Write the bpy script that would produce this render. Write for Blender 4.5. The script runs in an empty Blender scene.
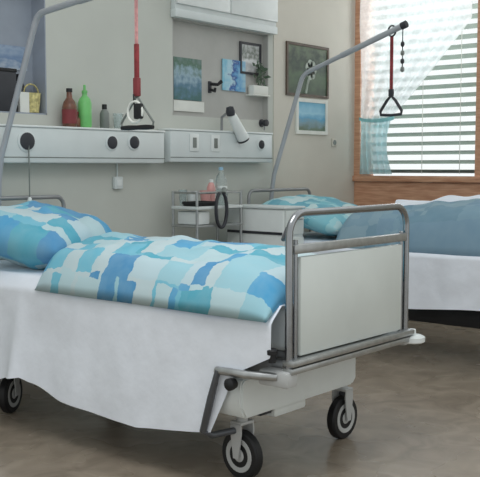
import bpy, bmesh, math, random
from mathutils import Vector, Matrix, noise
random.seed(4)
C = bpy.context.scene.collection
V = Vector
PI = math.pi

# ------------------------------------------------------------------ materials
def lin(c):
    return tuple(((v/255)/12.92 if v/255 <= .04045 else ((v/255+.055)/1.055)**2.4) for v in c) + (1,)

def mat(name, rgb, rough=.5, metal=0.0, var=0.0, scale=8.0, bump=0.0, bscale=60.0, **kw):
    m = bpy.data.materials.new(name); m.use_nodes = True
    nt = m.node_tree; b = nt.nodes['Principled BSDF']
    b.inputs['Base Color'].default_value = lin(rgb)
    b.inputs['Roughness'].default_value = rough; b.inputs['Metallic'].default_value = metal
    for k, v in kw.items(): b.inputs[k.replace('_', ' ')].default_value = v
    tc = nt.nodes.new('ShaderNodeTexCoord')
    if var:
        n = nt.nodes.new('ShaderNodeTexNoise'); n.inputs['Scale'].default_value = scale
        n.inputs['Detail'].default_value = 4
        r = nt.nodes.new('ShaderNodeValToRGB')
        a = lin(tuple(max(0, v*(1-var)) for v in rgb)); d = lin(tuple(min(255, v*(1+var)) for v in rgb))
        r.color_ramp.elements[0].position = .3; r.color_ramp.elements[0].color = a
        r.color_ramp.elements[1].position = .7; r.color_ramp.elements[1].color = d
        nt.links.new(tc.outputs['Object'], n.inputs['Vector']); nt.links.new(n.outputs['Fac'], r.inputs['Fac'])
        nt.links.new(r.outputs['Color'], b.inputs['Base Color'])
    if bump:
        n = nt.nodes.new('ShaderNodeTexNoise'); n.inputs['Scale'].default_value = bscale
        bp = nt.nodes.new('ShaderNodeBump'); bp.inputs['Strength'].default_value = bump; bp.inputs['Distance'].default_value = .01
        nt.links.new(tc.outputs['Object'], n.inputs['Vector']); nt.links.new(n.outputs['Fac'], bp.inputs['Height'])
        nt.links.new(bp.outputs['Normal'], b.inputs['Normal'])
    return m

def patchwork(name, cols, sizes=(.17, .11), wash=.35, washcol=(200, 222, 226)):
    """printed bed linen: overlapping rectangular patches in UV metres"""
    m = bpy.data.materials.new(name); m.use_nodes = True
    nt = m.node_tree; L = nt.links.new; b = nt.nodes['Principled BSDF']; b.inputs['Roughness'].default_value = .85
    uv0 = nt.nodes.new('ShaderNodeUVMap')
    dn = nt.nodes.new('ShaderNodeTexNoise'); dn.inputs['Scale'].default_value = 14; dn.inputs['Detail'].default_value = 3; L(uv0.outputs['UV'], dn.inputs['Vector'])
    uv = nt.nodes.new('ShaderNodeMix'); uv.data_type = 'RGBA'; uv.blend_type = 'LINEAR_LIGHT'; uv.inputs[0].default_value = .035
    L(uv0.outputs['UV'], uv.inputs[6]); L(dn.outputs['Color'], uv.inputs[7])
    def cells(sx, sy, off):
        mp = nt.nodes.new('ShaderNodeMapping'); mp.inputs['Scale'].default_value = (1/sx, 1/sy, 1); mp.inputs['Location'].default_value = (off, off*.7, 0)
        L(uv.outputs[2], mp.inputs['Vector'])
        fl = nt.nodes.new('ShaderNodeVectorMath'); fl.operation = 'FLOOR'; L(mp.outputs['Vector'], fl.inputs[0])
        wn = nt.nodes.new('ShaderNodeTexWhiteNoise'); wn.noise_dimensions = '2D'; L(fl.outputs[0], wn.inputs['Vector'])
        return wn
    def ramp(wn, cs):
        r = nt.nodes.new('ShaderNodeValToRGB'); r.color_ramp.interpolation = 'CONSTANT'
        el = r.color_ramp.elements
        while len(el) < len(cs): el.new(.5)
        for i, c in enumerate(cs): el[i].position = i/len(cs); el[i].color = lin(c)
        L(wn.outputs['Value'], r.inputs['Fac']); return r
    a = ramp(cells(sizes[0], sizes[0]*.8, .3), cols)
    c = ramp(cells(sizes[1], sizes[1]*1.4, 7.45), cols[::-1])
    mk = cells(sizes[0]*.75, sizes[0]*1.1, 3.6)
    gt = nt.nodes.new('ShaderNodeMath'); gt.operation = 'GREATER_THAN'; gt.inputs[1].default_value = .62; L(mk.outputs['Value'], gt.inputs[0])
    mx = nt.nodes.new('ShaderNodeMix'); mx.data_type = 'RGBA'
    L(gt.outputs[0], mx.inputs[0]); L(a.outputs['Color'], mx.inputs[6]); L(c.outputs['Color'], mx.inputs[7])
    nz = nt.nodes.new('ShaderNodeTexNoise'); nz.inputs['Scale'].default_value = 9; L(uv.outputs[2], nz.inputs['Vector'])
    ml = nt.nodes.new('ShaderNodeMath'); ml.operation = 'MULTIPLY'; ml.inputs[1].default_value = wash*1.6; L(nz.outputs['Fac'], ml.inputs[0])
    m2 = nt.nodes.new('ShaderNodeMix'); m2.data_type = 'RGBA'; m2.inputs[7].default_value = lin(washcol)
    L(ml.outputs[0], m2.inputs[0]); L(mx.outputs[2], m2.inputs[6]); L(m2.outputs[2], b.inputs['Base Color'])
    return m

def picture_mat(name, stops, scale=6.0, vertical=True, mixn=.5):
    """a printed picture: colours laid over noise plus a height gradient (Generated coordinates)"""
    m = bpy.data.materials.new(name); m.use_nodes = True
    nt = m.node_tree; L = nt.links.new; b = nt.nodes['Principled BSDF']; b.inputs['Roughness'].default_value = .5
    tc = nt.nodes.new('ShaderNodeTexCoord'); sp = nt.nodes.new('ShaderNodeSeparateXYZ'); L(tc.outputs['Generated'], sp.inputs[0])
    n = nt.nodes.new('ShaderNodeTexNoise'); n.inputs['Scale'].default_value = scale; n.inputs['Detail'].default_value = 3; L(tc.outputs['Generated'], n.inputs['Vector'])
    ad = nt.nodes.new('ShaderNodeMix'); ad.inputs[0].default_value = mixn
    L(sp.outputs[2 if vertical else 0], ad.inputs[2]); L(n.outputs['Fac'], ad.inputs[3])
    r = nt.nodes.new('ShaderNodeValToRGB'); el = r.color_ramp.elements
    while len(el) < len(stops): el.new(.5)
    for i, (p, c) in enumerate(stops): el[i].position = p; el[i].color = lin(c)
    L(ad.outputs[0], r.inputs['Fac']); L(r.outputs['Color'], b.inputs['Base Color'])
    return m

M = {}
M['wall'] = mat('wall_paint', (194, 197, 190), .7, var=.015, scale=3, bump=.05, bscale=120)
M['wall_cream'] = mat('cream_wall_paint', (207, 203, 192), .7, var=.015, scale=3, bump=.05, bscale=120)
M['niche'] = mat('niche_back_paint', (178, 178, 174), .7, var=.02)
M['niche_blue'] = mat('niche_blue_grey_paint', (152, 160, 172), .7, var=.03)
M['chrome'] = mat('chrome', (158, 160, 163), .22, 1.0, var=.03, scale=20)
M['steel'] = mat('brushed_steel', (176, 178, 178), .38, .85, var=.05, scale=30)
M['pole_grey'] = mat('light_grey_painted_tube', (176, 180, 186), .4, .25, var=.03)
M['dull_steel'] = mat('grey_painted_tube', (150, 152, 154), .4, .5, var=.04)
M['dark_steel'] = mat('dark_metal', (52, 54, 58), .45, .5, var=.08)
M['strut_grey'] = mat('dark_grey_painted_tube', (92, 95, 100), .4, .5, var=.06)
M['white_plastic'] = mat('white_plastic', (226, 231, 230), .35, var=.015)
M['duct'] = mat('duct_enamel', (212, 219, 219), .4, var=.012)
M['panel'] = mat('bed_panel_laminate', (214, 220, 217), .4, var=.02, scale=4)
M['sheet'] = mat('white_cotton', (238, 243, 252), .9, var=.012, scale=14, bump=.25, bscale=18)
M['mattress'] = mat('mattress_cover', (196, 204, 208), .8, var=.03)
M['black'] = mat('black_rubber', (22, 23, 26), .55, var=.1)
M['charcoal'] = mat('charcoal_plastic', (48, 50, 56), .5, var=.08)
M['hub'] = mat('wheel_hub_plastic', (188, 190, 190), .4, var=.03)
M['wood'] = None
M['red'] = mat('red_webbing', (134, 52, 56), .8, var=.15, scale=40)
M['pink'] = mat('pink_webbing', (206, 150, 150), .8, var=.1, scale=40)
M['green'] = mat('green_bottle_plastic', (120, 200, 118), .35, var=.08)
M['brown'] = mat('brown_bottle_glass', (112, 74, 58), .3, var=.2, scale=25)
M['label_red'] = mat('dark_red_label', (128, 52, 56), .6, var=.1)
M['grey_cup'] = mat('grey_plastic', (120, 126, 122), .5, var=.08)
M['clear'] = mat('clear_plastic', (232, 240, 240), .08, 0, IOR=1.3, Transmission_Weight=.85)
M['pink_cup'] = mat('pink_plastic', (214, 160, 156), .4, var=.05)
M['yellow'] = mat('yellow_wicker', (196, 186, 130), .8, var=.2, scale=50)
M['teal'] = mat('teal_ribbon', (146, 206, 210), .8, var=.08)
M['frame_dark'] = mat('dark_frame_wood', (86, 72, 60), .5, var=.15, scale=20)
M['paper'] = mat('white_paper', (226, 228, 222), .8, var=.02)
M['blind'] = mat('blind_slat_enamel', (150, 166, 156), .5, var=.03)
M['sky_blue'] = mat('light_blue_plastic', (150, 190, 215), .5, var=.05)
M['linen1'] = patchwork('blue_patchwork_linen', [(186, 212, 218), (44, 152, 204), (150, 200, 214), (48, 164, 190), (196, 212, 216), (28, 132, 190), (190, 212, 220), (96, 184, 210)], (.21, .13), .3, (176, 206, 214))
M['linen2'] = patchwork('slate_patchwork_linen', [(124, 156, 174), (108, 144, 164), (136, 164, 178), (118, 150, 172)], (.26, .07), .3, (150, 174, 186))
M['linen3'] = patchwork('teal_patchwork_linen', [(150, 206, 214), (70, 160, 184), (196, 220, 222), (104, 184, 200), (176, 210, 214)], (.12, .08), .25)

def wood_mat():
    m = mat('reddish_wood', (168, 122, 96), .45)
    nt = m.node_tree; L = nt.links.new; b = nt.nodes['Principled BSDF']
    tc = nt.nodes.new('ShaderNodeTexCoord'); mp = nt.nodes.new('ShaderNodeMapping'); mp.inputs['Scale'].default_value = (3, 3, 30)
    n = nt.nodes.new('ShaderNodeTexNoise'); n.inputs['Scale'].default_value = 2; n.inputs['Detail'].default_value = 5
    r = nt.nodes.new('ShaderNodeValToRGB'); r.color_ramp.elements[0].position = .3; r.color_ramp.elements[1].position = .7
    r.color_ramp.elements[0].color = lin((190, 136, 106)); r.color_ramp.elements[1].color = lin((222, 174, 142))
    L(tc.outputs['Object'], mp.inputs[0]); L(mp.outputs[0], n.inputs['Vector']); L(n.outputs['Fac'], r.inputs[0]); L(r.outputs[0], b.inputs['Base Color'])
    return m
M['wood'] = wood_mat()

def floor_mat():
    m = mat('brown_linoleum', (124, 110, 100), .3)
    nt = m.node_tree; L = nt.links.new; b = nt.nodes['Principled BSDF']
    tc = nt.nodes.new('ShaderNodeTexCoord')
    n = nt.nodes.new('ShaderNodeTexNoise'); n.inputs['Scale'].default_value = 5; n.inputs['Detail'].default_value = 6; n.inputs['Distortion'].default_value = 1.2
    r = nt.nodes.new('ShaderNodeValToRGB'); r.color_ramp.elements[0].position = .3; r.color_ramp.elements[1].position = .72
    r.color_ramp.elements[0].color = lin((136, 124, 110)); r.color_ramp.elements[1].color = lin((168, 155, 139))
    L(tc.outputs['Object'], n.inputs['Vector']); L(n.outputs['Fac'], r.inputs[0]); L(r.outputs[0], b.inputs['Base Color'])
    n2 = nt.nodes.new('ShaderNodeTexNoise'); n2.inputs['Scale'].default_value = 3
    mr = nt.nodes.new('ShaderNodeMapRange'); mr.inputs['To Min'].default_value = .18; mr.inputs['To Max'].default_value = .36
    L(tc.outputs['Object'], n2.inputs['Vector']); L(n2.outputs['Fac'], mr.inputs[0]); L(mr.outputs[0], b.inputs['Roughness'])
    return m
M['floor'] = floor_mat()

def sheer_mat(nm, tc1, tc2, lo, hi):
    m = bpy.data.materials.new(nm); m.use_nodes = True
    nt = m.node_tree; nt.nodes.clear(); L = nt.links.new
    o = nt.nodes.new('ShaderNodeOutputMaterial'); t = nt.nodes.new('ShaderNodeBsdfTransparent'); tr = nt.nodes.new('ShaderNodeBsdfTranslucent')
    d = nt.nodes.new('ShaderNodeBsdfDiffuse'); a = nt.nodes.new('ShaderNodeMixShader'); b = nt.nodes.new('ShaderNodeMixShader')
    tr.inputs[0].default_value = lin(tc1); d.inputs[0].default_value = lin(tc2)
    tc = nt.nodes.new('ShaderNodeTexCoord'); w = nt.nodes.new('ShaderNodeTexNoise'); w.inputs['Scale'].default_value = 40
    mr = nt.nodes.new('ShaderNodeMapRange'); mr.inputs['To Min'].default_value = lo; mr.inputs['To Max'].default_value = hi
    L(tc.outputs['Object'], w.inputs['Vector']); L(w.outputs['Fac'], mr.inputs[0])
    a.inputs[0].default_value = .35; L(tr.outputs[0], a.inputs[1]); L(d.outputs[0], a.inputs[2])
    L(mr.outputs[0], b.inputs[0]); L(t.outputs[0], b.inputs[1]); L(a.outputs[0], b.inputs[2]); L(b.outputs[0], o.inputs[0])
    return m
M['sheer'] = sheer_mat('sheer_curtain_fabric', (244, 252, 255), (240, 248, 250), .5, .8)
M['sheer_shaded'] = sheer_mat('shaded_sheer_fabric', (194, 234, 240), (196, 228, 234), .72, .9)  # same sheer, with the shade of the gathered tail put into its colour

def glass_mat():
    m = bpy.data.materials.new('window_glass'); m.use_nodes = True
    nt = m.node_tree; nt.nodes.clear(); L = nt.links.new
    o = nt.nodes.new('ShaderNodeOutputMaterial'); t = nt.nodes.new('ShaderNodeBsdfTransparent'); g = nt.nodes.new('ShaderNodeBsdfGlossy')
    g.inputs['Roughness'].default_value = .03
    f = nt.nodes.new('ShaderNodeFresnel'); f.inputs[0].default_value = 1.35
    a = nt.nodes.new('ShaderNodeMixShader'); L(f.outputs[0], a.inputs[0]); L(t.outputs[0], a.inputs[1]); L(g.outputs[0], a.inputs[2]); L(a.outputs[0], o.inputs[0])
    return m
M['glass'] = glass_mat()

# ------------------------------------------------------------------ mesh helpers
class MB:
    def __init__(s): s.bm = bmesh.new()
    def box(s, lo, hi, bev=0.0, seg=2, rot=None):
        lo = V(lo); hi = V(hi); c = (lo+hi)/2
        r = bmesh.ops.create_cube(s.bm, size=1); vs = r['verts']
        for v in vs: v.co = V((v.co.x*(hi.x-lo.x), v.co.y*(hi.y-lo.y), v.co.z*(hi.z-lo.z)))
        if bev:
            es = list({e for v in vs for e in v.link_edges})
            rb = bmesh.ops.bevel(s.bm, geom=es, offset=bev, segments=seg, affect='EDGES', profile=.5)
            vs = list({v for f in rb['faces'] for v in f.verts} | {v for v in vs if v.is_valid})
        for v in vs:
            if rot is not None: v.co = rot @ v.co
            v.co = v.co + c
        return s
    def tube(s, pts, r, seg=10, closed=False, cap=True):
        pts = [V(p) for p in pts]; n = len(pts); rings = []
        rr = r if isinstance(r, (list, tuple)) else [r]*n
        up = None
        for i, p in enumerate(pts):
            if closed: t = (pts[(i+1) % n]-pts[i-1])
            else: t = pts[min(i+1, n-1)]-pts[max(i-1, 0)]
            t = t.normalized()
            if up is None:
                up = t.orthogonal().normalized()
            up = (up - t*up.dot(t)).normalized()
            b = t.cross(up)
            rings.append([s.bm.verts.new(p+(up*math.cos(2*PI*k/seg)+b*math.sin(2*PI*k/seg))*rr[i]) for k in range(seg)])
        m = n if closed else n-1
        for i in range(m):
            A, B = rings[i], rings[(i+1) % n]
            for k in range(seg): s.bm.faces.new((A[k], A[(k+1) % seg], B[(k+1) % seg], B[k]))
        if cap and not closed:
            s.bm.faces.new(rings[0][::-1]); s.bm.faces.new(rings[-1])
        return s
    def cyl(s, a, b, r, seg=16, r2=None): return s.tube([a, b], [r, r if r2 is None else r2], seg)
    def lathe(s, base, prof, axis=(0, 0, 1), seg=18):
        base = V(base); ax = V(axis).normalized(); u = ax.orthogonal().normalized(); w = ax.cross(u); rings = []
        for r, h in prof:
            rings.append([s.bm.verts.new(base+ax*h+(u*math.cos(2*PI*k/seg)+w*math.sin(2*PI*k/seg))*max(r, 1e-4)) for k in range(seg)])
        for A, B in zip(rings, rings[1:]):
            for k in range(seg): s.bm.faces.new((A[k], A[(k+1) % seg], B[(k+1) % seg], B[k]))
        s.bm.faces.new(rings[0][::-1]); s.bm.faces.new(rings[-1]); return s
    def grid(s, fn, nu, nv, uvfn=None, closed_u=False):
        g = [[s.bm.verts.new(fn(i/nu, j/nv)) for j in range(nv+1)] for i in range(nu+1)]
        lay = s.bm.loops.layers.uv.verify() if uvfn else None
        for i in range(nu):
            for j in range(nv):
                f = s.bm.faces.new((g[i][j], g[i+1][j], g[i+1][j+1], g[i][j+1]))
                if uvfn:
                    for l, (a, b) in zip(f.loops, ((i, j), (i+1, j), (i+1, j+1), (i, j+1))): l[lay].uv = uvfn(a/nu, b/nv)
        return s
    def prism(s, poly, vec):
        vec = V(vec); a = [s.bm.verts.new(V(p)) for p in poly]; b = [s.bm.verts.new(V(p)+vec) for p in poly]; n = len(poly)
        s.bm.faces.new(a[::-1]); s.bm.faces.new(b)
        for i in range(n): s.bm.faces.new((a[i], a[(i+1) % n], b[(i+1) % n], b[i]))
        return s
    def build(s, name, m, parent=None, smooth=True, angle=40, mods=None):
        bmesh.ops.recalc_face_normals(s.bm, faces=s.bm.faces)
        me = bpy.data.meshes.new(name)
        for f in s.bm.faces: f.smooth = smooth
        if smooth:
            for e in s.bm.edges:
                if len(e.link_faces) == 2 and e.calc_face_angle(0) > math.radians(angle): e.smooth = False
        s.bm.to_mesh(me); s.bm.free(); me.materials.append(m)
        o = bpy.data.objects.new(name, me); C.objects.link(o)
        if parent is not None:
            o.parent = parent; o.matrix_parent_inverse = wm(parent).inverted()
        return o

_W = {}
def wm(o): return _W.get(o.name, Matrix.Identity(4))
def thing(name, label, cat, loc, group=None):
    o = bpy.data.objects.new(name, None); C.objects.link(o); o.location = loc; o.empty_display_size = .05
    _W[o.name] = Matrix.Translation(loc)
    return tag(o, label, cat, group)
def tag(o, label, cat, group=None):
    o['label'] = label; o['category'] = cat
    if group: o['group'] = group
    return o
def struct(o): o['kind'] = 'structure'; return o
def copy_tree(o, off, label):
    def rec(a, par):
        c = a.copy(); C.objects.link(c)
        if par is not None: c.parent = par; c.matrix_parent_inverse = a.matrix_parent_inverse.copy()
        for ch in [x for x in list(bpy.data.objects) if x.parent == a]: rec(ch, c)
        return c
    c = rec(o, None); c.location = V(o.location)+V(off); c['label'] = label
    return c
def arc(c, r, a0, a1, n, u=(1, 0, 0), v=(0, 0, 1)):
    c = V(c); u = V(u); v = V(v)
    return [c+u*(r*math.cos(a0+(a1-a0)*i/n))+v*(r*math.sin(a0+(a1-a0)*i/n)) for i in range(n+1)]
def nz(x, y, z=0): return noise.noise(V((x, y, z)))

# ------------------------------------------------------------------ room shell
def wall_holes(us, zs, holes, fn, th):
    """panel in (u,z) minus rectangular holes, as a box grid"""
    mb = MB()
    U = sorted(set(us)|{h[0] for h in holes}|{h[1] for h in holes}); Z = sorted(set(zs)|{h[2] for h in holes}|{h[3] for h in holes})
    for u0, u1 in zip(U, U[1:]):
        for z0, z1 in zip(Z, Z[1:]):
            cu, cz = (u0+u1)/2, (z0+z1)/2
            if any(h[0] < cu < h[1] and h[2] < cz < h[3] for h in holes): continue
            a, b = fn(u0, z0, 0), fn(u1, z1, th)
            mb.box([min(p, q) for p, q in zip(a, b)], [max(p, q) for p, q in zip(a, b)])
    bmesh.ops.remove_doubles(mb.bm, verts=mb.bm.verts, dist=1e-5)
    return mb
XW = 4.17; HC = 3.2
N1 = (-.55, .785, 1.575, 2.34); N2 = (1.865, 2.93, 1.62, 2.285)
struct(MB().box((-4, -7.5, -.1), (XW, 0, 0)).build('floor', M['floor'], smooth=False))
struct(wall_holes((-4, 2.99), (0, HC), [N1, N2], lambda u, z, t: (u, t, z), .14).build('wall_back', M['wall'], smooth=False))
struct(MB().box((2.99, -.006, 0), (XW+.2, .14, HC)).build('wall_back_right', M['wall_cream'], smooth=False))
WY0, WY1, WZ0 = -1.17, -.035, 1.185
struct(wall_holes((-7.5, .14), (0, HC), [(WY0, WY1, WZ0, 2.98)], lambda u, z, t: (XW+t, u, z), .2).build('wall_right', M['wall_cream'], smooth=False))
# niches: painted recess linings
def niche(N, m, nm, d=.13):
    x0, x1, z0, z1 = N; t = .008
    mb = MB().box((x0, d-t, z0), (x1, d, z1)).box((x0, 0, z0), (x0+t, d-t, z1)).box((x1-t, 0, z0), (x1, d-t, z1)).box((x0, 0, z0), (x1, d-t, z0+t)).box((x0, 0, z1-t), (x1, d-t, z1))
    struct(mb.build(nm, m, smooth=False))
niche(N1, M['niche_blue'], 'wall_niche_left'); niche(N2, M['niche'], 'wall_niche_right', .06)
struct(MB().box((-4, -.012, 0), (XW, -.0065, .1)).build('baseboard_back', M['dull_steel'], smooth=False))

# window
w = thing('window_1', 'wooden window with bright daylight behind white slats', 'window', (XW, (WY0+WY1)/2, WZ0)); struct(w)
MB().box((XW-.03, WY1-.03, WZ0), (XW+.2, WY1+.03, 2.98)).box((XW-.03, WY0-.075, WZ0), (XW+.2, WY0+.015, 2.98)).box((XW-.03, WY0-.03, 2.9), (XW+.2, WY1+.03, 3.0)).build('window_frame', M['wood'], w, smooth=False)
MB().box((XW+.1, WY0, WZ0+.01), (XW+.105, WY1, 2.9)).build('window_pane', M['glass'], w, smooth=False)
struct(MB().box((XW-.06, -2.4, WZ0-.05), (XW+.2, 0-.008, WZ0), .008).build('window_sill', M['wood']))
struct(MB().box((XW-.025, -2.4, .86), (XW-.001, -.008, WZ0-.052)).build('trim_1', M['wood'], smooth=False))

# blind
bl = thing('venetian_blind', 'white slatted blind lowered across the bright window', 'blind', (XW+.15, -.6, WZ0))
mb = MB()
z = WZ0+.04
while z < 2.86:
    mb.box((-.032, WY0+.03, -.0025), (.032, WY1-.04, .0025), rot=Matrix.Rotation(math.radians(24), 3, 'Y'))
    for v in mb.bm.verts[-8:] if False else []: pass
    mb.bm.verts.ensure_lookup_table()
    for v in mb.bm.verts[-8:]: v.co += V((XW+.15, 0, z))
    z += .079
mb.build('slats', M['blind'], bl, smooth=False)
mb = MB()
for y in (-.25, -.6, -.95): mb.cyl((XW+.112, y, WZ0+.02), (XW+.112, y, 2.9), .003, 6)
mb.build('ladder_cord', M['paper'], bl)
MB().box((XW+.11, WY0+.03, 2.86), (XW+.19, WY1-.04, 2.9), .005).build('head_rail', M['white_plastic'], bl)

# sheer curtain
def cur_right(z):
    # inner edge of the curtain along y
    if z >= 1.7: 
        t = (z-1.7)/.5; return max(-1.12, -.42-.5*t**.85)
    t = (1.7-z)/.5; return -.42+.05*math.sin(min(1, t)*PI)
def cur(u, v):
    z = 1.2+v*1.68; y0 = -.095; y1 = cur_right(z)
    tight = math.exp(-((z-1.68)/.16)**2)
    y = y0+(y1-y0)*u
    x = XW-.075+.02*math.sin(u*PI*11+1.5*math.sin(v*5))*(1-.5*tight)+.01*nz(u*4, v*6)
    return (x, y, z)
cu = thing('sheer_curtain', 'white sheer curtain gathered to the left side of the window', 'curtain', (XW-.07, -.2, 1.2))
MB().grid(lambda u, v: cur(u, .286+v*.714), 90, 50).build('curtain_panel', M['sheer'], cu)
MB().grid(lambda u, v: cur(u, v*.286), 90, 24).build('curtain_tail', M['sheer_shaded'], cu)
pth = [(XW-.075+.04*math.cos(a), -.26+.175*math.sin(a), 1.68-.025*math.cos(a*1.0)**2) for a in [2*PI*i/28 for i in range(28)]]
mb = MB()
n = len(pth)
for i in range(n):
    a, b = V(pth[i]), V(pth[(i+1) % n]); h = V((0, 0, .013))
    f = [mb.bm.verts.new(p) for p in (a-h, b-h, b+h, a+h)]; mb.bm.faces.new(f)
mb.build('tie_back', M['teal'], cu)
MB().cyl((XW-.075, WY0+.02, 2.905), (XW-.075, WY1, 2.905), .01).build('curtain_rod', M['chrome'], cu)

# ------------------------------------------------------------------ hospital bed
W = .86; YF = -2.42
bed = thing('hospital_bed', 'near hospital bed with chrome tube footboard and white caster base', 'bed', (0, 0, 0), 'hospital beds')
# headboard
hb = MB(); r = .055; zt = 1.085; yh = -.1
pth = [(0.04, yh, .45), (0.04, yh, zt-r)]+arc((.04+r, yh, zt-r), r, PI, PI/2, 6)+arc((W-.04-r, yh, zt-r), r, PI/2, 0, 6)+[(W-.04, yh, .45)]
hb.tube(pth, .013, 12).build('headboard_frame', M['dull_steel'], bed)
MB().box((.06, yh-.012, .58), (W-.06, yh+.012, .98), .01).build('headboard_panel', M['panel'], bed)
# footboard
r = .085; zt = 1.09
pth = [(0, YF, .47), (0, YF, zt-r)]+arc((r, YF, zt-r), r, PI, PI/2, 7)+arc((W-r, YF, zt-r), r, PI/2, 0, 7)+[(W, YF, .5)]
MB().tube(pth, .0145, 14).build('footboard_frame', M['chrome'], bed)
MB().cyl((.045, YF+.005, .52), (.045, YF+.005, .99), .010).build('footboard_post', M['chrome'], bed)
MB().cyl((W-.035, YF+.005, .52), (W-.035, YF+.005, .98), .010).build('footboard_post', M['chrome'], bed)
MB().box((.02, YF-.014, .937), (W-.012, YF+.014, .972), .006).build('footboard_rail', M['steel'], bed)
MB().box((.06, YF-.012, .545), (W-.05, YF+.012, .925), .008).build('footboard_panel', M['panel'], bed)
fb = MB().box((-.015, YF-.03, .485), (W+.03, YF+.02, .51), .006).box((-.015, YF-.035, .515), (W+.03, YF+.02, .54), .006).build('bumper_bar', M['steel'], bed)
MB().lathe((W+.045, YF-.01, .475), [(.05, 0), (.06, .006), (.06, .026), (.045, .034), (.02, .036), (.018, .06), (.001, .061)], seg=24).build('bumper_wheel', M['white_plastic'], fb)
MB().tube([(.002, YF+.012, 1.0), (.03, YF+.05, .99), (.07, YF+.06, 1.03)], .009, 8).build('footboard_grip', M['charcoal'], bed)
# corner fittings (near and far)
for x, s in ((0, 1), (W, -1)):
    cb = (MB().box((x-.038, YF-.022, .435), (x+.032, YF+.12, .497), .012) if s > 0 else MB().box((x-.03, YF-.02, .47), (x+.03, YF+.06, .51), .012)).build('corner_bracket', M['hub'], bed)
    MB().lathe((x-.055*s, YF+.035, .562), [(.001, -.03), (.014, -.028), (.015, 0), (.02, .003), (.021, .018), (.012, .026), (.001, .027)]).build('lock_knob', M['black'], cb)
    xo = x-(.088 if s > 0 else .02)*s
    MB().tube([(x-.03*s, YF+.03, .475), (xo, YF+.14, .478), (xo, YF+.22, .477), (xo, YF+.285, .474)], .016, 10).build('frame_tube', M['steel'], bed)
    MB().lathe((xo-s*.012, YF+.20, .435), [(.001, -.02), (.02, -.018), (.024, 0), (.024, .014), (.014, .022), (.001, .023)], axis=(-s, 0, 0)).build('release_knob', M['black'], bed)
    MB().tube([(xo-.008*s, YF+.27, .478), (xo-.012*s, YF+.305, .36), (xo-.012*s, YF+.345, .225), (xo+.03*s, YF+.335, .2), (x+.04*s, YF+.3, .205)], [.012, .015, .015, .014, .014], 10).build('strut', M['strut_grey'], bed)
# side rails and chassis below the mattress
for x in (.06, W-.06): MB().box((x-.02, YF+.06, .46), (x+.02, -.1, .52), .006).build('side_rail', M['dull_steel'], bed)
MB().box((.08, YF+.06, .52), (W-.08, -.14, .55), .004).build('mattress_base', M['dull_steel'], bed)
MB().box((.1, -1.98, .24), (W-.1, -.55, .37), .02).build('chassis', M['dark_steel'], bed)
for y in (-1.7, -.75):
    MB().box((.2, y-.04, .36), (W-.2, y+.04, .53), .01).build('lift_column', M['dull_steel'], bed)
# base covers: foot and head
poly = [(-.03, 0, .285), (-.055, 0, .33), (-.055, 0, .425), (-.04, 0, .445), (.34, 0, .445), (.38, 0, .462), (W-.14, 0, .462), (W-.105, 0, .44), (W-.105, 0, .31), (W-.13, 0, .285)]
def cover(y0, y1):
    mb = MB(); mb.prism([(p[0], y0, p[2]) for p in poly], (0, y1-y0, 0))
    bmesh.ops.bevel(mb.bm, geom=list(mb.bm.edges), offset=.008, segments=2, affect='EDGES', clamp_overlap=True)
    return mb
cv = cover(-2.235, -2.03).build('base_cover', M['white_plastic'], bed)
MB().box((.2, -2.2, .235), (.42, -2.05, .29), .012).build('drive_housing', M['white_plastic'], cv)
MB().box((.12, -2.19, .255), (.2, -2.06, .29), .01).build('drive_mount', M['charcoal'], cv)
cover(-.68, -.46).build('base_cover', M['white_plastic'], bed)
# casters
def caster(x, y, ang, lean):
    R = .1; ax = V((math.cos(ang), math.sin(ang), 0)); c = V((x, y, R))
    t = R*0.72
    wl = MB().lathe(c-ax*.022, [(t, 0), (R-.008, 0), (R, .008), (R, .036), (R-.008, .044), (t, .044)], axis=ax, seg=30).build('wheel', M['black'], bed)
    MB().lathe(c-ax*.026, [(.012, 0), (.022, 0), (.03, .006), (t*.96, .002), (t*1.02, .008), (t*1.02, .044), (t*.96, .05), (.03, .046), (.022, .052), (.012, .052)], axis=ax, seg=26).build('wheel_hub', M['hub'], wl)
    side = V((-ax.y, ax.x, 0))
    mb = MB()
    mb.tube([c+V((0, 0, .2)), c+V((0, 0, .135))], .024, 14)
    for s in (1, -1):
        a = c+ax*(.034*s)
        pl = [a-side*.014+V((0, 0, -.01)), a+side*.014+V((0, 0, -.01)), a+side*.03+V((0, 0, .1)), a+side*.026+V((0, 0, .135)), a-side*.026+V((0, 0, .135)), a-side*.03+V((0, 0, .1))]
        mb.prism(pl, ax*(.006*s))
    mb.box((-.04, -.03, -.006), (.04, .03, .006), .003, rot=Matrix.Rotation(ang, 3, 'Z'))
    mb.bm.verts.ensure_lookup_table()
    for v in mb.bm.verts:
        if v.co.length < .08: v.co += c+V((0, 0, .135))
    mb.build('caster_fork', M['hub'], bed)
V_BACK = math.atan2(-.645, -.765)
caster(.075, -2.13, V_BACK-.75, 0)
caster(.80, -2.13, V_BACK+.85, 0)
caster(.075, -.57, V_BACK+1.35, 0)
caster(.80, -.57, V_BACK-.4, 0)
DX = 2.53
bed2 = copy_tree(bed, (DX, 0, 0), 'far hospital bed beside the window, mostly hidden behind the near footboard')

# ------------------------------------------------------------------ bedding
def mattress(x0, label):
    tag(MB().box((x0+.03, YF+.035, .555), (x0+W-.03, -.13, .735), .04, 4).build('mattress', M['mattress']), label, 'mattress', 'mattresses')
mattress(0, 'white mattress under the blue patchwork duvet on the near bed')
mattress(DX, 'white mattress under the slate blue duvet on the far bed')

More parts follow.
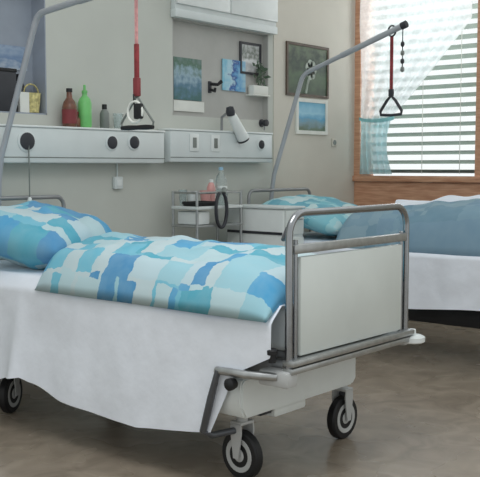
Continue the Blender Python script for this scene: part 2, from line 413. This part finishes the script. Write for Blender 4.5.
def lerp_profile(P, y):
    if y >= P[0][0]: return P[0][1]
    for (a, za), (b, zb) in zip(P, P[1:]):
        if b <= y <= a:
            t = (y-a)/(b-a); t = t*t*(3-2*t) if abs(za-zb) > .03 else t
            return za+(zb-za)*t
    return P[-1][1]

def sheet(x0, prof, ybt, label, seed, flare):
    y0, y1 = -.16, YF+.03
    def fn(u, v):
        yt = y0+(y1-y0)*u
        if v < .45:                       # lying on the mattress top
            t = v/.45; x = W+.0-(W-.0)*t; zz = .742
            if t < .04: zz = .742-.10*(1-t/.04)
            return (x0+x, yt, zz+.003*nz(yt*6, x*6, seed))
        t = (v-.45)/.55
        yb = y0+(ybt-y0)*u; y = yt+(yb-yt)*t**.8
        zb = lerp_profile(prof, yb)
        g = 0 if t < .36 else (.6*(t-.36)/.16 if t < .52 else .6+.4*(t-.52)/.48)
        y = yt+(yb-yt)*(g*u**4+t*(1-u**4)) if u > .5 else yt+(yb-yt)*t
        z = .742-(.742-zb)*t
        rip = .006*math.sin(y*17+seed)*t+.016*nz(y*3.3, t*1.2, seed)*t+.006*nz(y*9, t*3, seed+3)-.03*t*math.exp(-((y+.86)/.05)**2)
        return (x0-.004-.062*min(1, t*9)-flare*t**1.3*(1-.6*u**8)+rip*(1-.7*u**6)*min(1, t*4), y, z)
    return tag(MB().grid(fn, 120, 60).build('bed_sheet', M['sheet'], angle=180), label, 'sheet', 'white bed sheets')
sheet(0, [(-.16, .21), (-.66, .215), (-.84, .255), (-.92, .27), (-.98, .255), (-1.24, .2), (-1.45, .18), (-1.7, .17), (-1.9, .195), (-2.1, .22)], -2.10, 'white sheet hanging almost to the floor along the near bed', 1, .045)
sheet(DX, [(-.16, .37), (-1.0, .36), (-1.5, .35), (-2.0, .385), (-2.3, .4)], -2.32, 'white sheet hanging down the side of the far bed by the window', 5, .0)

def duvet(name, x0, xs, ys, zb, hf, m, label, seed, uvo, nx=80, ny=120, group=None, skew=-.40, border=None):
    xa, xb = xs; ya, yb = ys
    def top(u, v):
        # u along y (head->foot), v across (near->far)
        e = min(u, 1-u); ey = min(1, e/.07); ey = math.sqrt(max(0, 1-(1-ey)**2))
        c = abs(2*v-1); cx = (max(0, 1-c**2.6))**.55
        wob = .012*nz(u*3, seed)
        x = xa+(xb-xa)*v; y = ya+skew*(1-v)*(1-u)+(yb-ya)*u
        h = hf(u, v)
        z = zb(u)+h*ey*cx-.06*max(0, 1-v/.12)**1.5
        z += (.028*nz(x*4.5+seed, y*4.5, .3)+.014*nz(x*11, y*9+seed, 2))*ey*cx
        z += .01*abs(nz(x*3+y*5, seed, 7))*ey*cx
        if c > .9 and v < .5: x += wob
        return (x0+x, y+.015*nz(x*5, seed)*(1 if u > .5 else 2), z)
    def uvf(u, v):
        c = max(0, 1-abs(2*v-1)**2.6)**.55
        return (uvo[0]+(ys[0]-ys[1])*u, uvo[1]+(xb-xa)*v+.2*(c if v < .5 else 2-c))
    mb = MB()
    mb.grid(top, ny, nx, uvfn=uvf)
    # underside
    lay = mb.bm.loops.layers.uv.verify()
    def bot(u, v):
        p = top(u, v); return (p[0], p[1], zb(u)+.0 -.06*max(0, 1-v/.12)**1.5 if 0 < v < 1 and 0 < u < 1 else p[2])
    mb.grid(bot, ny, nx, uvfn=lambda u, v: (u, v))
    bmesh.ops.remove_doubles(mb.bm, verts=mb.bm.verts, dist=1e-5)
    o = tag(mb.build(name, m, angle=180), label, 'duvet' if name == 'duvet' else 'pillow', group)
    if border:
        a, b, c, d = border
        MB().grid(lambda u, v: V(top(a+(b-a)*u, c+(d-c)*v))+V((0, 0, .045*math.sin(PI*v)**.6-.008)), 60, 14).build('white_border', M['sheet'], o, angle=180)
    return o
duvet('duvet', 0, (-.085, W+.0), (-.60, YF+.04), lambda u: .748 if u > 0 else .748,
      lambda u, v: .155+.03*math.sin(u*PI)-.03*u, M['linen1'], 'plump blue and white patchwork duvet lying on the near bed', 2, (0, 0), group='duvets')
duvet('duvet', DX, (-.05, W+.02), (-.62, YF+.04), lambda u: .748,
      lambda u, v: .19+.18*u, M['linen2'], 'slate blue duvet spread on the far bed below the window', 9, (3, 1), group='duvets', skew=-.3, border=(.22, .97, .5, .8))

def pillow(cx, cy, cz, sx, sy, th, rotx, rotz, m, label, seed, uvo, name='pillow'):
    R = Matrix.Rotation(rotz, 3, 'Z') @ Matrix.Rotation(rotx, 3, 'X')
    def side(sg):
        def fn(u, v):
            a, b = 2*u-1, 2*v-1
            pin = 1-.09*(b*b)*1.0; pin2 = 1-.09*(a*a)
            h = (max(0, 1-abs(a)**3.2)**.55)*(max(0, 1-abs(b)**3.2)**.55)
            p = V((a*sx/2*pin, b*sy/2*pin2, sg*th/2*h*(1+.25*nz(a*2+seed, b*2, sg))+.012*nz(a*5, b*5, seed)*h))
            return R @ p+V((cx, cy, cz))
        return fn
    mb = MB()
    for sg in (1, -1): mb.grid(side(sg), 36, 28, uvfn=lambda u, v: (uvo[0]+u*sx, uvo[1]+v*sy))
    bmesh.ops.remove_doubles(mb.bm, verts=mb.bm.verts, dist=1e-5)
    return tag(mb.build(name, m, angle=180), label, 'pillow', 'pillows')
pillow(.345, -.525, .895, .84, .6, .29, math.radians(12), .42, M['linen1'], 'blue patchwork pillow at the head of the near bed', 3, (5.63, 2.71))
pillow(DX+.44, -.53, .90, .86, .76, .2, math.radians(14), .03, M['linen3'], 'teal and white patchwork pillow on the far bed', 8, (7.3, 4.1))

# ------------------------------------------------------------------ lifting poles and trapeze handles
def pole(foot, pts, label):
    t = thing('lifting_pole', label, 'lifting pole', foot, 'lifting poles')
    P = [V(p) for p in pts]
    # smooth the bend
    d1 = (P[1]-P[2]).normalized(); d2 = (P[3]-P[2]).normalized() if len(P) > 3 else None
    def bend(a, b, c, r=.09, n=6):
        u = (a-b).normalized(); w_ = (c-b).normalized(); s, e = b+u*r, b+w_*r
        return [s*(1-t_)**2+b*2*t_*(1-t_)+e*t_*t_ for t_ in [i/n for i in range(n+1)]]
    mast = MB().tube([V(foot), P[0]-V((0, 0, .08))]+[P[0]+(P[1]-P[0])*.08]+bend(P[0], P[1], P[2], .055)+[P[1]*.35+P[2]*.65], .017, 12).build('mast', M['pole_grey'], t)
    MB().tube([P[1]*.6+P[2]*.4, P[2]], .0205, 12).build('arm', M['pole_grey'], t)
    d = (P[2]-P[1]).normalized()
    MB().cyl(P[2]-d*.02, P[2]+d*.02, .026, 14).build('end_cap', M['charcoal'], t)
    h = P[2]-d*.1
    mb = MB().tube([h+V((0, math.cos(a)*.03, math.sin(a)*.036)) for a in [2*PI*i/16 for i in range(16)]], .006, 8, closed=True); mb.build('strap_ring', M['charcoal'], t)
    # socket on the headboard
    return h
h1 = pole((.36, -.075, .70), [(.36, -.10, 1.26), (.36, -.475, 2.07), (.36, -1.33, 2.15)], 'grey tube lifting pole bending over the near bed')
h2 = pole((2.86, -.075, .70), [(2.86, -.09, 1.14), (2.86, -.385, 1.95), (2.86, -1.235, 2.228)], 'grey tube lifting pole bending over the far bed in front of the window')

def strapmesh(path, wdt, th=.003):
    mb = MB(); path = [V(p) for p in path]
    for a, b in zip(path, path[1:]):
        mb.box((min(a.x, b.x)-th, min(a.y, b.y)-wdt/2, min(a.z, b.z)), (max(a.x, b.x)+th, max(a.y, b.y)+wdt/2, max(a.z, b.z)))
    return mb
# near: thin pink upper strap, dark red lower strap, white loop, wire triangle, black grip
x, y = .36, h1.y
t = thing('trapeze_handle', 'red strapped trapeze grip with thin wire triangle above the wall duct sockets', 'trapeze handle', (x, y, 1.44), 'trapeze handles')
strapmesh([(x, y, 1.84), (x, y, h1.z-.03)], .018).build('strap', M['pink'], t, smooth=False)
MB().box((x-.008, y-.012, 1.66), (x+.008, y+.012, 1.85), .004).build('length_adjuster', M['red'], t)
MB().box((x-.012, y-.017, 1.60), (x+.012, y+.017, 1.69), .005).build('buckle', M['label_red'], t)
MB().tube([(x, y-.004, 1.60), (x, y-.05, 1.545), (x, y-.112, 1.475), (x, y-.105, 1.452), (x, y+.105, 1.452), (x, y+.112, 1.475), (x, y+.05, 1.545), (x, y+.004, 1.60)], .0055, 8).build('triangle_wire', M['grey_cup'], t)
MB().tube([(x, y-.108, 1.452), (x, y-.06, 1.452), (x, y, 1.452), (x, y+.06, 1.452), (x, y+.108, 1.452)], [.010, .013, .011, .013, .010], 12).build('grip', M['black'], t)
# white and black hand control hanging in the strap
t = thing('hand_control', 'black and white bed hand control hanging inside the near trapeze triangle', 'hand control', (x-.02, y, 1.48))
MB().box((x-.035, y-.06, 1.49), (x-.012, y-.008, 1.565), .008).build('control_body', M['black'], t)
MB().tube([(x-.024, y-.01+.05*math.cos(a), 1.525+.05*math.sin(a)) for a in [2*PI*i/20 for i in range(20)]], .006, 8, closed=True).build('cord_loop', M['paper'], t)
MB().cyl((x-.024, y-.005, 1.56), (x-.024, y-.002, 1.61), .004, 8).build('cord', M['black'], t)
# far
x, y = 2.86, h2.y
t = thing('trapeze_handle', 'dark grey triangular trapeze grip on a red strap before the window blind', 'trapeze handle', (x, y, 1.61), 'trapeze handles')
strapmesh([(x, y, 1.76), (x, y, h2.z-.03)], .024).build('strap', M['red'], t, smooth=False)
MB().box((x-.01, y-.018, 1.75), (x+.01, y+.018, 1.80), .004).build('buckle', M['charcoal'], t)
MB().tube([(x, y+.0, 1.755), (x, y-.035, 1.72), (x, y-.085, 1.65), (x, y-.08, 1.625), (x, y-.0, 1.62), (x, y+.08, 1.625), (x, y+.085, 1.65), (x, y+.035, 1.72)], .0105, 10, closed=True).build('triangle_grip', M['charcoal'], t)
# cord with beads beside it
t = thing('pull_chain', 'short beaded pull chain hanging from the far lifting pole tip', 'chain', (x, y-.1, 1.9))
mb = MB()
yy = y-.085
mb.cyl((x, yy, 1.93), (x, yy, h2.z+.02), .004, 8)
mb.build('cord', M['charcoal'], t)
for k, zz in enumerate((1.93, 1.985, 2.04, 2.10)):
    MB().lathe((x, yy, zz-.02), [(.003, 0), (.012, .008), (.014, .02), (.012, .032), (.003, .04)], seg=10).build('bead', M['charcoal'] if k % 2 else M['grey_cup'], t)

# ------------------------------------------------------------------ wall duct and fittings
def duct(x0, x1, z0, z1, label):
    t = thing('wall_duct', label, 'wall duct', (x0, 0, z0), 'medical wall ducts')
    MB().box((x0, -.12, z0), (x1, -.002, z1), .012).build('duct_body', M['duct'], t)
    MB().box((x0-.004, -.125, z1-.001), (x1+.004, -.002, z1+.012), .004).build('duct_top', M['white_plastic'], t)
    MB().box((x0, -.1215, z0+.03), (x1, -.119, z0+.036)).build('duct_seam', M['grey_cup'], t, smooth=False)
    return t
duct(-1.2, 1.665, 1.285, 1.492, 'long white wall duct behind the near bed with round dark sockets')
duct(1.72, 2.83, 1.295, 1.51, 'shorter white wall duct above the bedside table carrying switch plates')
def socket(x, z, label, r=.04, ys=-.1205):
    t = thing('wall_socket', label, 'socket', (x, ys, z), 'round dark duct sockets')
    MB().lathe((x, ys, z), [(r+.012, 0), (r+.012, .004), (r+.004, .008), (r, .008)], axis=(0, -1, 0), seg=24).build('socket_ring', M['duct'], t)
    MB().lathe((x, ys-.0065, z), [(r, 0), (r, .006), (r*.7, .011), (r*.3, .012), (.001, .012)], axis=(0, -1, 0), seg=24).build('socket_face', M['charcoal'], t)
socket(.54, 1.41, 'round dark socket on the duct nearest the near lifting pole mast', .05)
socket(1.19, 1.415, 'round dark duct socket, left one of the close pair under the trapeze')
socket(1.38, 1.42, 'round dark duct socket, right one of the close pair under the trapeze')
socket(2.685, 1.43, 'round black socket on the right duct near its end', .032)
for x, lab in ((1.95, 'left grey switch plate of the two on the right duct'), (2.17, 'right grey switch plate of the two on the right duct')):
    t = thing('switch_plate', lab, 'switch', (x, -.121, 1.36), 'switch plates on the right duct')
    MB().box((x-.045, -.127, 1.37), (x+.045, -.121, 1.49), .003).build('plate', M['white_plastic'], t)
    MB().box((x-.018, -.132, 1.395), (x+.018, -.1265, 1.465), .003).build('rocker', M['grey_cup'], t)
t = thing('gas_outlet', 'small black outlet knob above the end of the right duct', 'outlet', (2.84, 0, 1.58))
MB().lathe((2.84, -.002, 1.6), [(.03, 0), (.03, .01), (.012, .012), (.012, .03), (.026, .034), (.026, .055), (.001, .06)], axis=(0, -1, 0)).build('outlet_knob', M['charcoal'], t)
MB().cyl((2.84, -.035, 1.6), (2.83, -.04, 1.545), .005, 8).build('outlet_pipe', M['dull_steel'], t)
# pull cord and wall box
t = thing('cord_switch', 'thin grey cord hanging from the duct socket behind the near bed', 'cord', (.545, -.125, 1.1))
MB().cyl((.545, -.135, 1.385), (.545, -.135, 1.08), .004, 8).build('cord', M['grey_cup'], t)
MB().lathe((.545, -.135, 1.05), [(.004, 0), (.012, .004), (.012, .03), (.005, .04)], seg=12).build('cord_end', M['white_plastic'], t)
t = thing('wall_box', 'small pale connection box on the wall below the left duct', 'connection box', (1.335, 0, 1.13))
MB().box((1.30, -.03, 1.12), (1.37, -.001, 1.2), .006).build('box_body', M['duct'], t)
MB().box((1.315, -.034, 1.14), (1.355, -.0295, 1.18), .002).build('box_lid', M['white_plastic'], t)
MB().cyl((1.335, -.012, 1.2), (1.335, -.012, 1.305), .005, 8).build('cable', M['duct'], t)
t = thing('wall_outlet', 'small grey outlet on the cream wall below the blue picture', 'outlet', (3.82, -.006, 1.44))
MB().box((3.785, -.018, 1.435), (3.855, -.0065, 1.505), .004).build('plate', M['wall_cream'], t)
MB().lathe((3.82, -.018, 1.47), [(.022, 0), (.022, .003), (.012, .004), (.001, .002)], axis=(0, -1, 0)).build('outlet_face', M['grey_cup'], t)
# reading lamp on right duct
t = thing('reading_lamp', 'white tubular reading lamp with dark swivel joint above the right duct', 'lamp', (2.4, -.1, 1.53))
mb = MB().tube([(2.305, -.16, 1.64), (2.315, -.16, 1.62), (2.43, -.16, 1.475), (2.438, -.16, 1.465)], [.026, .034, .044, .042], 18); mb.build('lamp_shade', M['white_plastic'], t)
MB().lathe((2.298, -.16, 1.63), [(.001, -.01), (.03, 0), (.034, .03), (.026, .06), (.001, .066)], axis=(-.25, 0, 1)).build('swivel_joint', M['charcoal'], t)
MB().tube([(2.29, -.15, 1.66), (2.30, -.07, 1.62), (2.31, -.06, 1.52)], .01, 10).build('lamp_arm', M['dull_steel'], t)
MB().lathe((2.432, -.16, 1.465), [(.042, 0), (.044, .012), (.02, .018), (.001, .019)], axis=(.55, 0, -.8)).build('lamp_bulb_cover', M['charcoal'], t)

# ------------------------------------------------------------------ things on the left duct
zt = 1.5045
def bottle(name, x, y, z, prof, m, label, cap=None, lab=None, cat='bottle', capm='black'):
    t = thing(name, label, cat, (x, y, z))
    MB().lathe((x, y, z), prof, seg=20).build('bottle_body' if cat == 'bottle' else 'body', M[m], t)
    if cap: MB().lathe((x, y, z+cap[0]), cap[1], seg=14).build('cap', M[capm], t)
    if lab: MB().lathe((x, y, z+lab[0]), [(lab[2], 0), (lab[2], lab[1])], seg=20).build('paper_label', M[lab[3]], t)
    return t
bottle('brown_bottle', .90, -.07, zt, [(.04, 0), (.044, .006), (.044, .12), (.036, .15), (.018, .175), (.016, .21)], 'brown', 'brown bottle with dark red label standing on the left duct', (.21, [(.019, 0), (.019, .022), (.004, .024)]), (.02, .085, .0455, 'label_red'))
t = bottle('green_bottle', 1.02, -.07, zt, [(.036, 0), (.042, .008), (.042, .15), (.034, .175), (.016, .195), (.015, .21)], 'green', 'light green plastic bottle standing on the left duct', (.21, [(.018, 0), (.018, .016), (.008, .02), (.008, .05), (.003, .052)]), None, capm='green')
bottle('grey_flask', 1.18, -.07, zt, [(.026, 0), (.03, .005), (.03, .09), (.022, .11), (.014, .12)], 'grey_cup', 'slim grey flask standing on the duct between green bottle and trapeze', (.12, [(.016, 0), (.016, .03), (.004, .032)]))
bottle('small_brown_bottle', .965, -.055, zt, [(.024, 0), (.026, .004), (.026, .05), (.014, .065), (.012, .08)], 'brown', 'short brown bottle squeezed between the tall brown and green bottles', (.08, [(.014, 0), (.014, .016), (.003, .017)]), None, capm='label_red')
t = thing('drinking_glass', 'clear glass on the duct behind the near trapeze grip', 'glass', (1.30, -.065, zt))
MB().lathe((1.30, -.065, zt), [(.026, 0), (.034, .1), (.032, .1), (.024, .006), (.001, .006)], seg=20).build('glass_body', M['clear'], t)

# ------------------------------------------------------------------ left niche contents
nzf = N1[2]+.008
def board(name, x0, x1, z0, z1, y, m, label, cat, group=None, frame=None, fw=.015):
    t = thing(name, label, cat, ((x0+x1)/2, y, z0), group)
    MB().box((x0, y-.006, z0), (x1, y, z1)).build('print' if cat in ('picture', 'poster', 'calendar') else 'panel', m, t, smooth=False)
    if frame:
        MB().box((x0-fw, y-.014, z0-fw), (x0, y, z1+fw)).box((x1, y-.014, z0-fw), (x1+fw, y, z1+fw)).box((x0, y-.014, z1), (x1, y, z1+fw)).box((x0, y-.014, z0-fw), (x1, y, z0)).build('frame', frame, t, smooth=False)
    return t
M['pic_a'] = picture_mat('blue_print', [(.2, (196, 206, 214)), (.45, (110, 136, 170)), (.7, (150, 168, 190)), (.9, (90, 110, 150))], 4)
board('wall_picture', .48, .73, 1.84, 1.98, .118, M['pic_a'], 'small blue print leaning inside the left wall niche', 'picture')
for x0, x1, h, m, lab in ((.42, .575, .23, 'charcoal', 'tall dark box standing beside white papers in the left niche'), (.22, .39, .19, 'charcoal', 'lower dark box left of the tall dark box in the left niche')):
    t = thing('storage_box', lab, 'box', ((x0+x1)/2, .06, nzf), 'dark boxes in the left niche')
    MB().box((x0, .01, nzf), (x1, .11, nzf+h), .004).build('box_body', M[m], t)
    MB().box((x0-.003, .007, nzf+h), (x1+.003, .113, nzf+h+.02), .003).build('lid', M['black'], t)
t = thing('paper_stack', 'white folded papers standing upright in the left niche', 'papers', (.63, .04, nzf))
for k in range(4): MB().box((.60+.002*k, .012+.009*k, nzf), (.665+.003*k, .018+.009*k, nzf+.12-.008*k)).build('sheet', M['paper'], t, smooth=False)
bottle('black_flask', .655, .09, nzf, [(.03, 0), (.034, .006), (.034, .15), (.02, .18), (.016, .19)], 'charcoal', 'black flask behind the white papers in the left niche', (.19, [(.02, 0), (.02, .04), (.006, .042)]))
t = thing('wicker_basket', 'pale yellow basket at the right end of the left niche', 'basket', (.70, .06, nzf))
MB().lathe((.715, .06, nzf), [(.04, 0), (.046, .004), (.058, .12), (.054, .12), (.042, .01), (.001, .008)], seg=20).build('basket_body', M['yellow'], t)
mb = MB().tube(arc((.715, .06, nzf+.12), .054, 0, PI, 12), .005, 8); mb.build('basket_handle', M['yellow'], t)
# right niche contents
M['pic_cal'] = picture_mat('green_blue_photo_print', [(.25, (70, 110, 110)), (.42, (92, 128, 150)), (.55, (150, 176, 190)), (.68, (84, 116, 98)), (.85, (120, 140, 140))], 6)
t = board('wall_calendar', 1.925, 2.21, 1.735, 2.03, .05, M['pic_cal'], 'calendar with a green and blue photo over a white page in the right niche', 'calendar')
MB().box((1.92, .042, 1.655), (2.235, .049, 1.73)).build('date_page', M['paper'], t, smooth=False)
M['pic_fig'] = picture_mat('blue_poster_print', [(.25, (130, 190, 214)), (.42, (176, 210, 224)), (.5, (36, 74, 150)), (.58, (96, 160, 206)), (.8, (170, 206, 220))], 5, False)
board('wall_poster', 2.435, 2.70, 1.83, 2.06, .046, M['pic_fig'], 'bright blue and white poster in the right niche', 'poster')
M['pic_fr'] = picture_mat('pale_print', [(.25, (180, 180, 180)), (.45, (222, 224, 226)), (.6, (120, 128, 120)), (.75, (208, 210, 212))], 5)
board('framed_picture', 2.655, 2.87, 1.985, 2.19, .05, M['pic_fr'], 'pale picture in a thin dark frame at the top right of the right niche', 'picture', frame=M['charcoal'], fw=.018)
# leafy plant, white carton, hook
t = thing('potted_plant', 'small dark leafy plant in a white pot at the right niche end', 'plant', (2.82, .01, 1.815))
MB().box((2.71, -.03, 1.805), (2.918, .048, 1.815), .002).build('bracket_shelf', M['paper'], t)
MB().box((2.73, -.02, 1.815), (2.91, .042, 1.885), .01).build('plant_pot', M['paper'], t)
mb = MB()
for k in range(46):
    a = random.uniform(0, 2*PI); px, pz = 2.84+random.uniform(-.06, .04), 1.88+random.uniform(0, .16)
    c = V((px, .0+random.uniform(-.02, .02), pz)); d = V((math.cos(a), random.uniform(-.6, .3), math.sin(a)*.8+.4)).normalized(); s_ = d.cross(V((0, 1, .3))).normalized()
    f = [mb.bm.verts.new(p) for p in (c, c+d*.025+s_*.012, c+d*.055, c+d*.025-s_*.012)]; mb.bm.faces.new(f)
mb.build('leaves', mat('dark_leaf', (70, 92, 72), .5, var=.2, scale=30), t)
t = thing('wall_hook', 'small black double hook on the niche back beside the calendar', 'hook', (2.30, .05, 1.83))
MB().box((2.285, .040, 1.80), (2.315, .052, 1.885), .003).build('back_plate', M['charcoal'], t)
MB().tube([(2.30, .04, 1.865), (2.33, -.005, 1.86), (2.36, -.015, 1.885)], [.012, .012, .014], 8).tube([(2.30, .04, 1.825), (2.30, -.005, 1.81), (2.29, -.015, 1.83)], .010, 8).build('hook_arm', M['black'], t)
# wall cabinet above the right niche
t = thing('wall_cabinet', 'white wall cabinet above the right niche', 'cabinet', (2.4, 0, 2.325))
MB().box((1.85, -.045, 2.34), (2.97, -.002, 2.95), .004).build('cabinet_body', M['duct'], t)
for x0, x1 in ((1.855, 2.405), (2.415, 2.965)):
    d = MB().box((x0, -.065, 2.375), (x1, -.046, 2.945), .004).build('door', M['white_plastic'], t)
    kx = x1-.05 if x0 < 2 else x0+.05
    MB().lathe((kx, -.065, 2.5), [(.008, 0), (.008, .012), (.016, .016), (.016, .024), (.001, .028)], axis=(0, -1, 0), seg=14).build('knob', M['steel'], d)
MB().box((1.845, -.055, 2.285), (2.975, -.002, 2.34), .004).build('light_rail', M['duct'], t)

# ------------------------------------------------------------------ pictures on the cream wall
M['pic_g'] = picture_mat('dark_green_print', [(.25, (60, 78, 60)), (.45, (84, 104, 80)), (.6, (52, 66, 56)), (.75, (110, 124, 100))], 5)
t = board('framed_picture', 3.16, 3.70, 1.855, 2.235, -.008, M['pic_g'], 'large dark green picture with a pale flower in a brown frame', 'picture', frame=M['frame_dark'], fw=.022)
mb = MB()
for k in range(7):
    a = 2*PI*k/7; c = V((3.47+.045*math.cos(a), -.0155, 2.055+.05*math.sin(a)))
    mb.lathe(c, [(.035, 0), (.035, .0012)], axis=(0, -1, 0), seg=14)
mb.tube([(3.45, -.0155, 2.0), (3.42, -.0155, 1.93), (3.40, -.0155, 1.86)], .012, 6)
mb.build('painted_flower', mat('pale_paint', (176, 186, 176), .6, var=.12, scale=20), t)
M['pic_b'] = picture_mat('blue_landscape_print', [(.2, (96, 116, 96)), (.33, (120, 150, 160)), (.45, (90, 160, 196)), (.6, (150, 200, 220)), (.8, (110, 176, 206))], 4, mixn=.3)
board('framed_picture', 3.30, 3.68, 1.56, 1.79, -.008, M['pic_b'], 'light blue landscape picture in a white frame below the green picture', 'picture', frame=M['paper'], fw=.03)

# ------------------------------------------------------------------ bedside furniture
# chrome trolley table
t = thing('trolley_table', 'chrome tube bedside trolley table left of the white bedside cabinet', 'table', (1.945, -.25, 0))
x0, x1, y0, y1, zz = 1.72, 2.17, -.36, -.14, 1.0
for x in (x0, x1):
    for y in (y0, y1): MB().cyl((x, y, .06), (x, y, zz+.1), .010, 10).build('leg', M['steel'], t)
for x in (x0, x1):
    for y in (y0, y1): MB().lathe((x, y, .03), [(.012, -.02), (.026, -.012), (.03, 0), (.026, .012), (.012, .02)], axis=(1, .4, 0), seg=16).build('caster', M['black'], t)
MB().box((x0-.01, y0-.01, zz-.02), (x1+.01, y1+.01, zz), .004).build('table_top', M['duct'], t)
MB().box((x0-.01, y0-.01, .86), (x1+.01, y1+.01, .875), .004).build('shelf', M['steel'], t)
MB().box((x0-.01, y0-.01, .3), (x1+.01, y1+.01, .315), .004).build('shelf', M['steel'], t)
MB().tube([(x0, y0, zz+.09), (x1, y0, zz+.09), (x1, y1, zz+.09), (x0, y1, zz+.09)], .008, 8, closed=True).build('gallery_rail', M['steel'], t)
MB().box((x0+.02, y0+.02, .877), (x1-.3, y1-.02, .965), .01).build('bin', M['white_plastic'], t)
# black tray, hose
t = thing('serving_tray', 'flat black tray at the left end of the trolley table', 'tray', (1.82, -.27, zz))
MB().box((1.735, -.35, zz+.001), (1.93, -.22, zz+.014), .004).build('tray_floor', M['black'], t)
MB().tube([(1.735, -.35, zz+.022), (1.93, -.35, zz+.022), (1.93, -.22, zz+.022), (1.735, -.22, zz+.022)], .01, 8, closed=True).build('tray_rim', M['black'], t)
t = thing('breathing_tube', 'dark rubber tube hanging in a loop in front of the trolley', 'tube', (1.93, -.39, .86))
MB().tube([(1.93+.055*math.cos(a), -.39, .975+.12*math.sin(a)) for a in [PI*.62+2*PI*.88*i/26 for i in range(27)]], .012, 10).build('hose', M['charcoal'], t)
MB().cyl((1.955, -.39, 1.085), (1.98, -.372, 1.115), .016, 12).build('hose_end', M['grey_cup'], t)
bottle('water_bottle', 2.12, -.22, zz, [(.036, 0), (.04, .006), (.04, .17), (.03, .2), (.014, .225), (.013, .24)], 'clear', 'tall clear water bottle at the right end of the trolley table', (.24, [(.016, 0), (.016, .02), (.003, .022)]), None, capm='sky_blue')
bottle('clear_jar', 2.04, -.30, zz, [(.036, 0), (.04, .006), (.04, .1), (.034, .115)], 'clear', 'short clear jar on the trolley table beside the water bottle', (.115, [(.036, 0), (.036, .016), (.003, .018)]), None, capm='white_plastic')
bottle('pink_cup', 1.98, -.20, zz, [(.03, 0), (.04, .1), (.038, .1), (.028, .008), (.001, .007)], 'pink_cup', 'pink plastic cup on the trolley table behind the black tray', cat='cup')
bottle('clear_tumbler', 1.77, -.185, zz, [(.022, 0), (.03, .11), (.028, .11), (.02, .008), (.001, .007)], 'clear', 'clear tumbler at the left end of the trolley table', cat='cup')
bottle('white_cup', 1.86, -.18, zz, [(.024, 0), (.032, .085), (.03, .085), (.022, .008), (.001, .007)], 'white_plastic', 'white cup between the clear tumbler and the pink cup', cat='cup')
bottle('pink_bottle', 2.055, -.185, zz, [(.028, 0), (.03, .006), (.03, .12), (.02, .145), (.012, .155)], 'pink_cup', 'pale pink bottle standing behind the clear jar on the trolley', (.155, [(.015, 0), (.015, .02), (.003, .021)]), None, capm='white_plastic')
# white cabinet
t = thing('bedside_cabinet', 'white bedside cabinet between the trolley table and the far bed', 'cabinet', (2.33, -.44, 0))
MB().box((2.215, -.70, .08), (2.44, -.19, .975), .012).build('cabinet_body', M['white_plastic'], t)
MB().box((2.205, -.715, .975), (2.45, -.18, .992), .006).build('cabinet_top', M['duct'], t)
for z0, z1, nm in ((.8, .965, 'drawer'), (.13, .78, 'door')):
    d = MB().box((2.225, -.714, z0), (2.43, -.7005, z1), .005).build(nm, M['panel'], t)
    MB().tube([(2.28, -.713, z1-.06), (2.28, -.735, z1-.06), (2.38, -.735, z1-.06), (2.38, -.713, z1-.06)], .006, 8).build('handle', M['steel'], d)
MB().box((2.209, -.69, .80), (2.2145, -.2, .818)).build('side_groove', M['charcoal'], t, smooth=False)
for x in (2.25, 2.41):
    for y in (-.66, -.23): MB().lathe((x, y, .04), [(.014, -.016), (.036, -.012), (.04, 0), (.036, .012), (.014, .016)], axis=(1, .3, 0), seg=18).build('caster', M['black'], t)

# ------------------------------------------------------------------ light and camera
wd = bpy.data.worlds.new('World'); bpy.context.scene.world = wd; wd.use_nodes = True
nt = wd.node_tree; bg = nt.nodes['Background']
tcw = nt.nodes.new('ShaderNodeTexCoord'); spw = nt.nodes.new('ShaderNodeSeparateXYZ'); mrw = nt.nodes.new('ShaderNodeMapRange')
mrw.inputs['From Min'].default_value = .1; mrw.inputs['From Max'].default_value = .7; mrw.inputs['To Min'].default_value = .74; mrw.inputs['To Max'].default_value = 1.05
nt.links.new(tcw.outputs['Generated'], spw.inputs[0]); nt.links.new(spw.outputs[0], mrw.inputs[0]); nt.links.new(mrw.outputs[0], bg.inputs['Strength'])
bg.inputs['Color'].default_value = (.955, 1.0, .995, 1)
def area(name, loc, rot, sx, sy, e, col=(1, 1, 1)):
    l = bpy.data.lights.new(name, 'AREA'); l.shape = 'RECTANGLE'; l.size = sx; l.size_y = sy; l.energy = e; l.color = col
    o = bpy.data.objects.new(name, l); o.location = loc; o.rotation_euler = rot; C.objects.link(o); return o
area('window_daylight', (XW+.9, -.7, 2.3), (0, math.radians(75), 0), 1.6, 1.6, 42, (1, 1, 1))
area('overhead_fill', (-.6, -2.6, 3.1), (0, math.radians(-20), 0), 1.2, 1.2, 24)  # unseen fill light added overhead to brighten the near bed's sheet

cam = bpy.data.cameras.new('Camera'); co = bpy.data.objects.new('Camera', cam); C.objects.link(co)
co.location = (-2.7162, -4.4708, 1.2641)
yaw, pitch, F = .87036, -.07818, 916.45
d = V((math.sin(yaw)*math.cos(pitch), math.cos(yaw)*math.cos(pitch), math.sin(pitch)))
co.rotation_euler = d.to_track_quat('-Z', 'Y').to_euler()
cam.sensor_fit = 'HORIZONTAL'; cam.sensor_width = 36; cam.lens = F/480*36; cam.clip_start = .05
sc = bpy.context.scene; sc.camera = co
sc.view_settings.view_transform = 'Standard'; sc.view_settings.look = 'None'
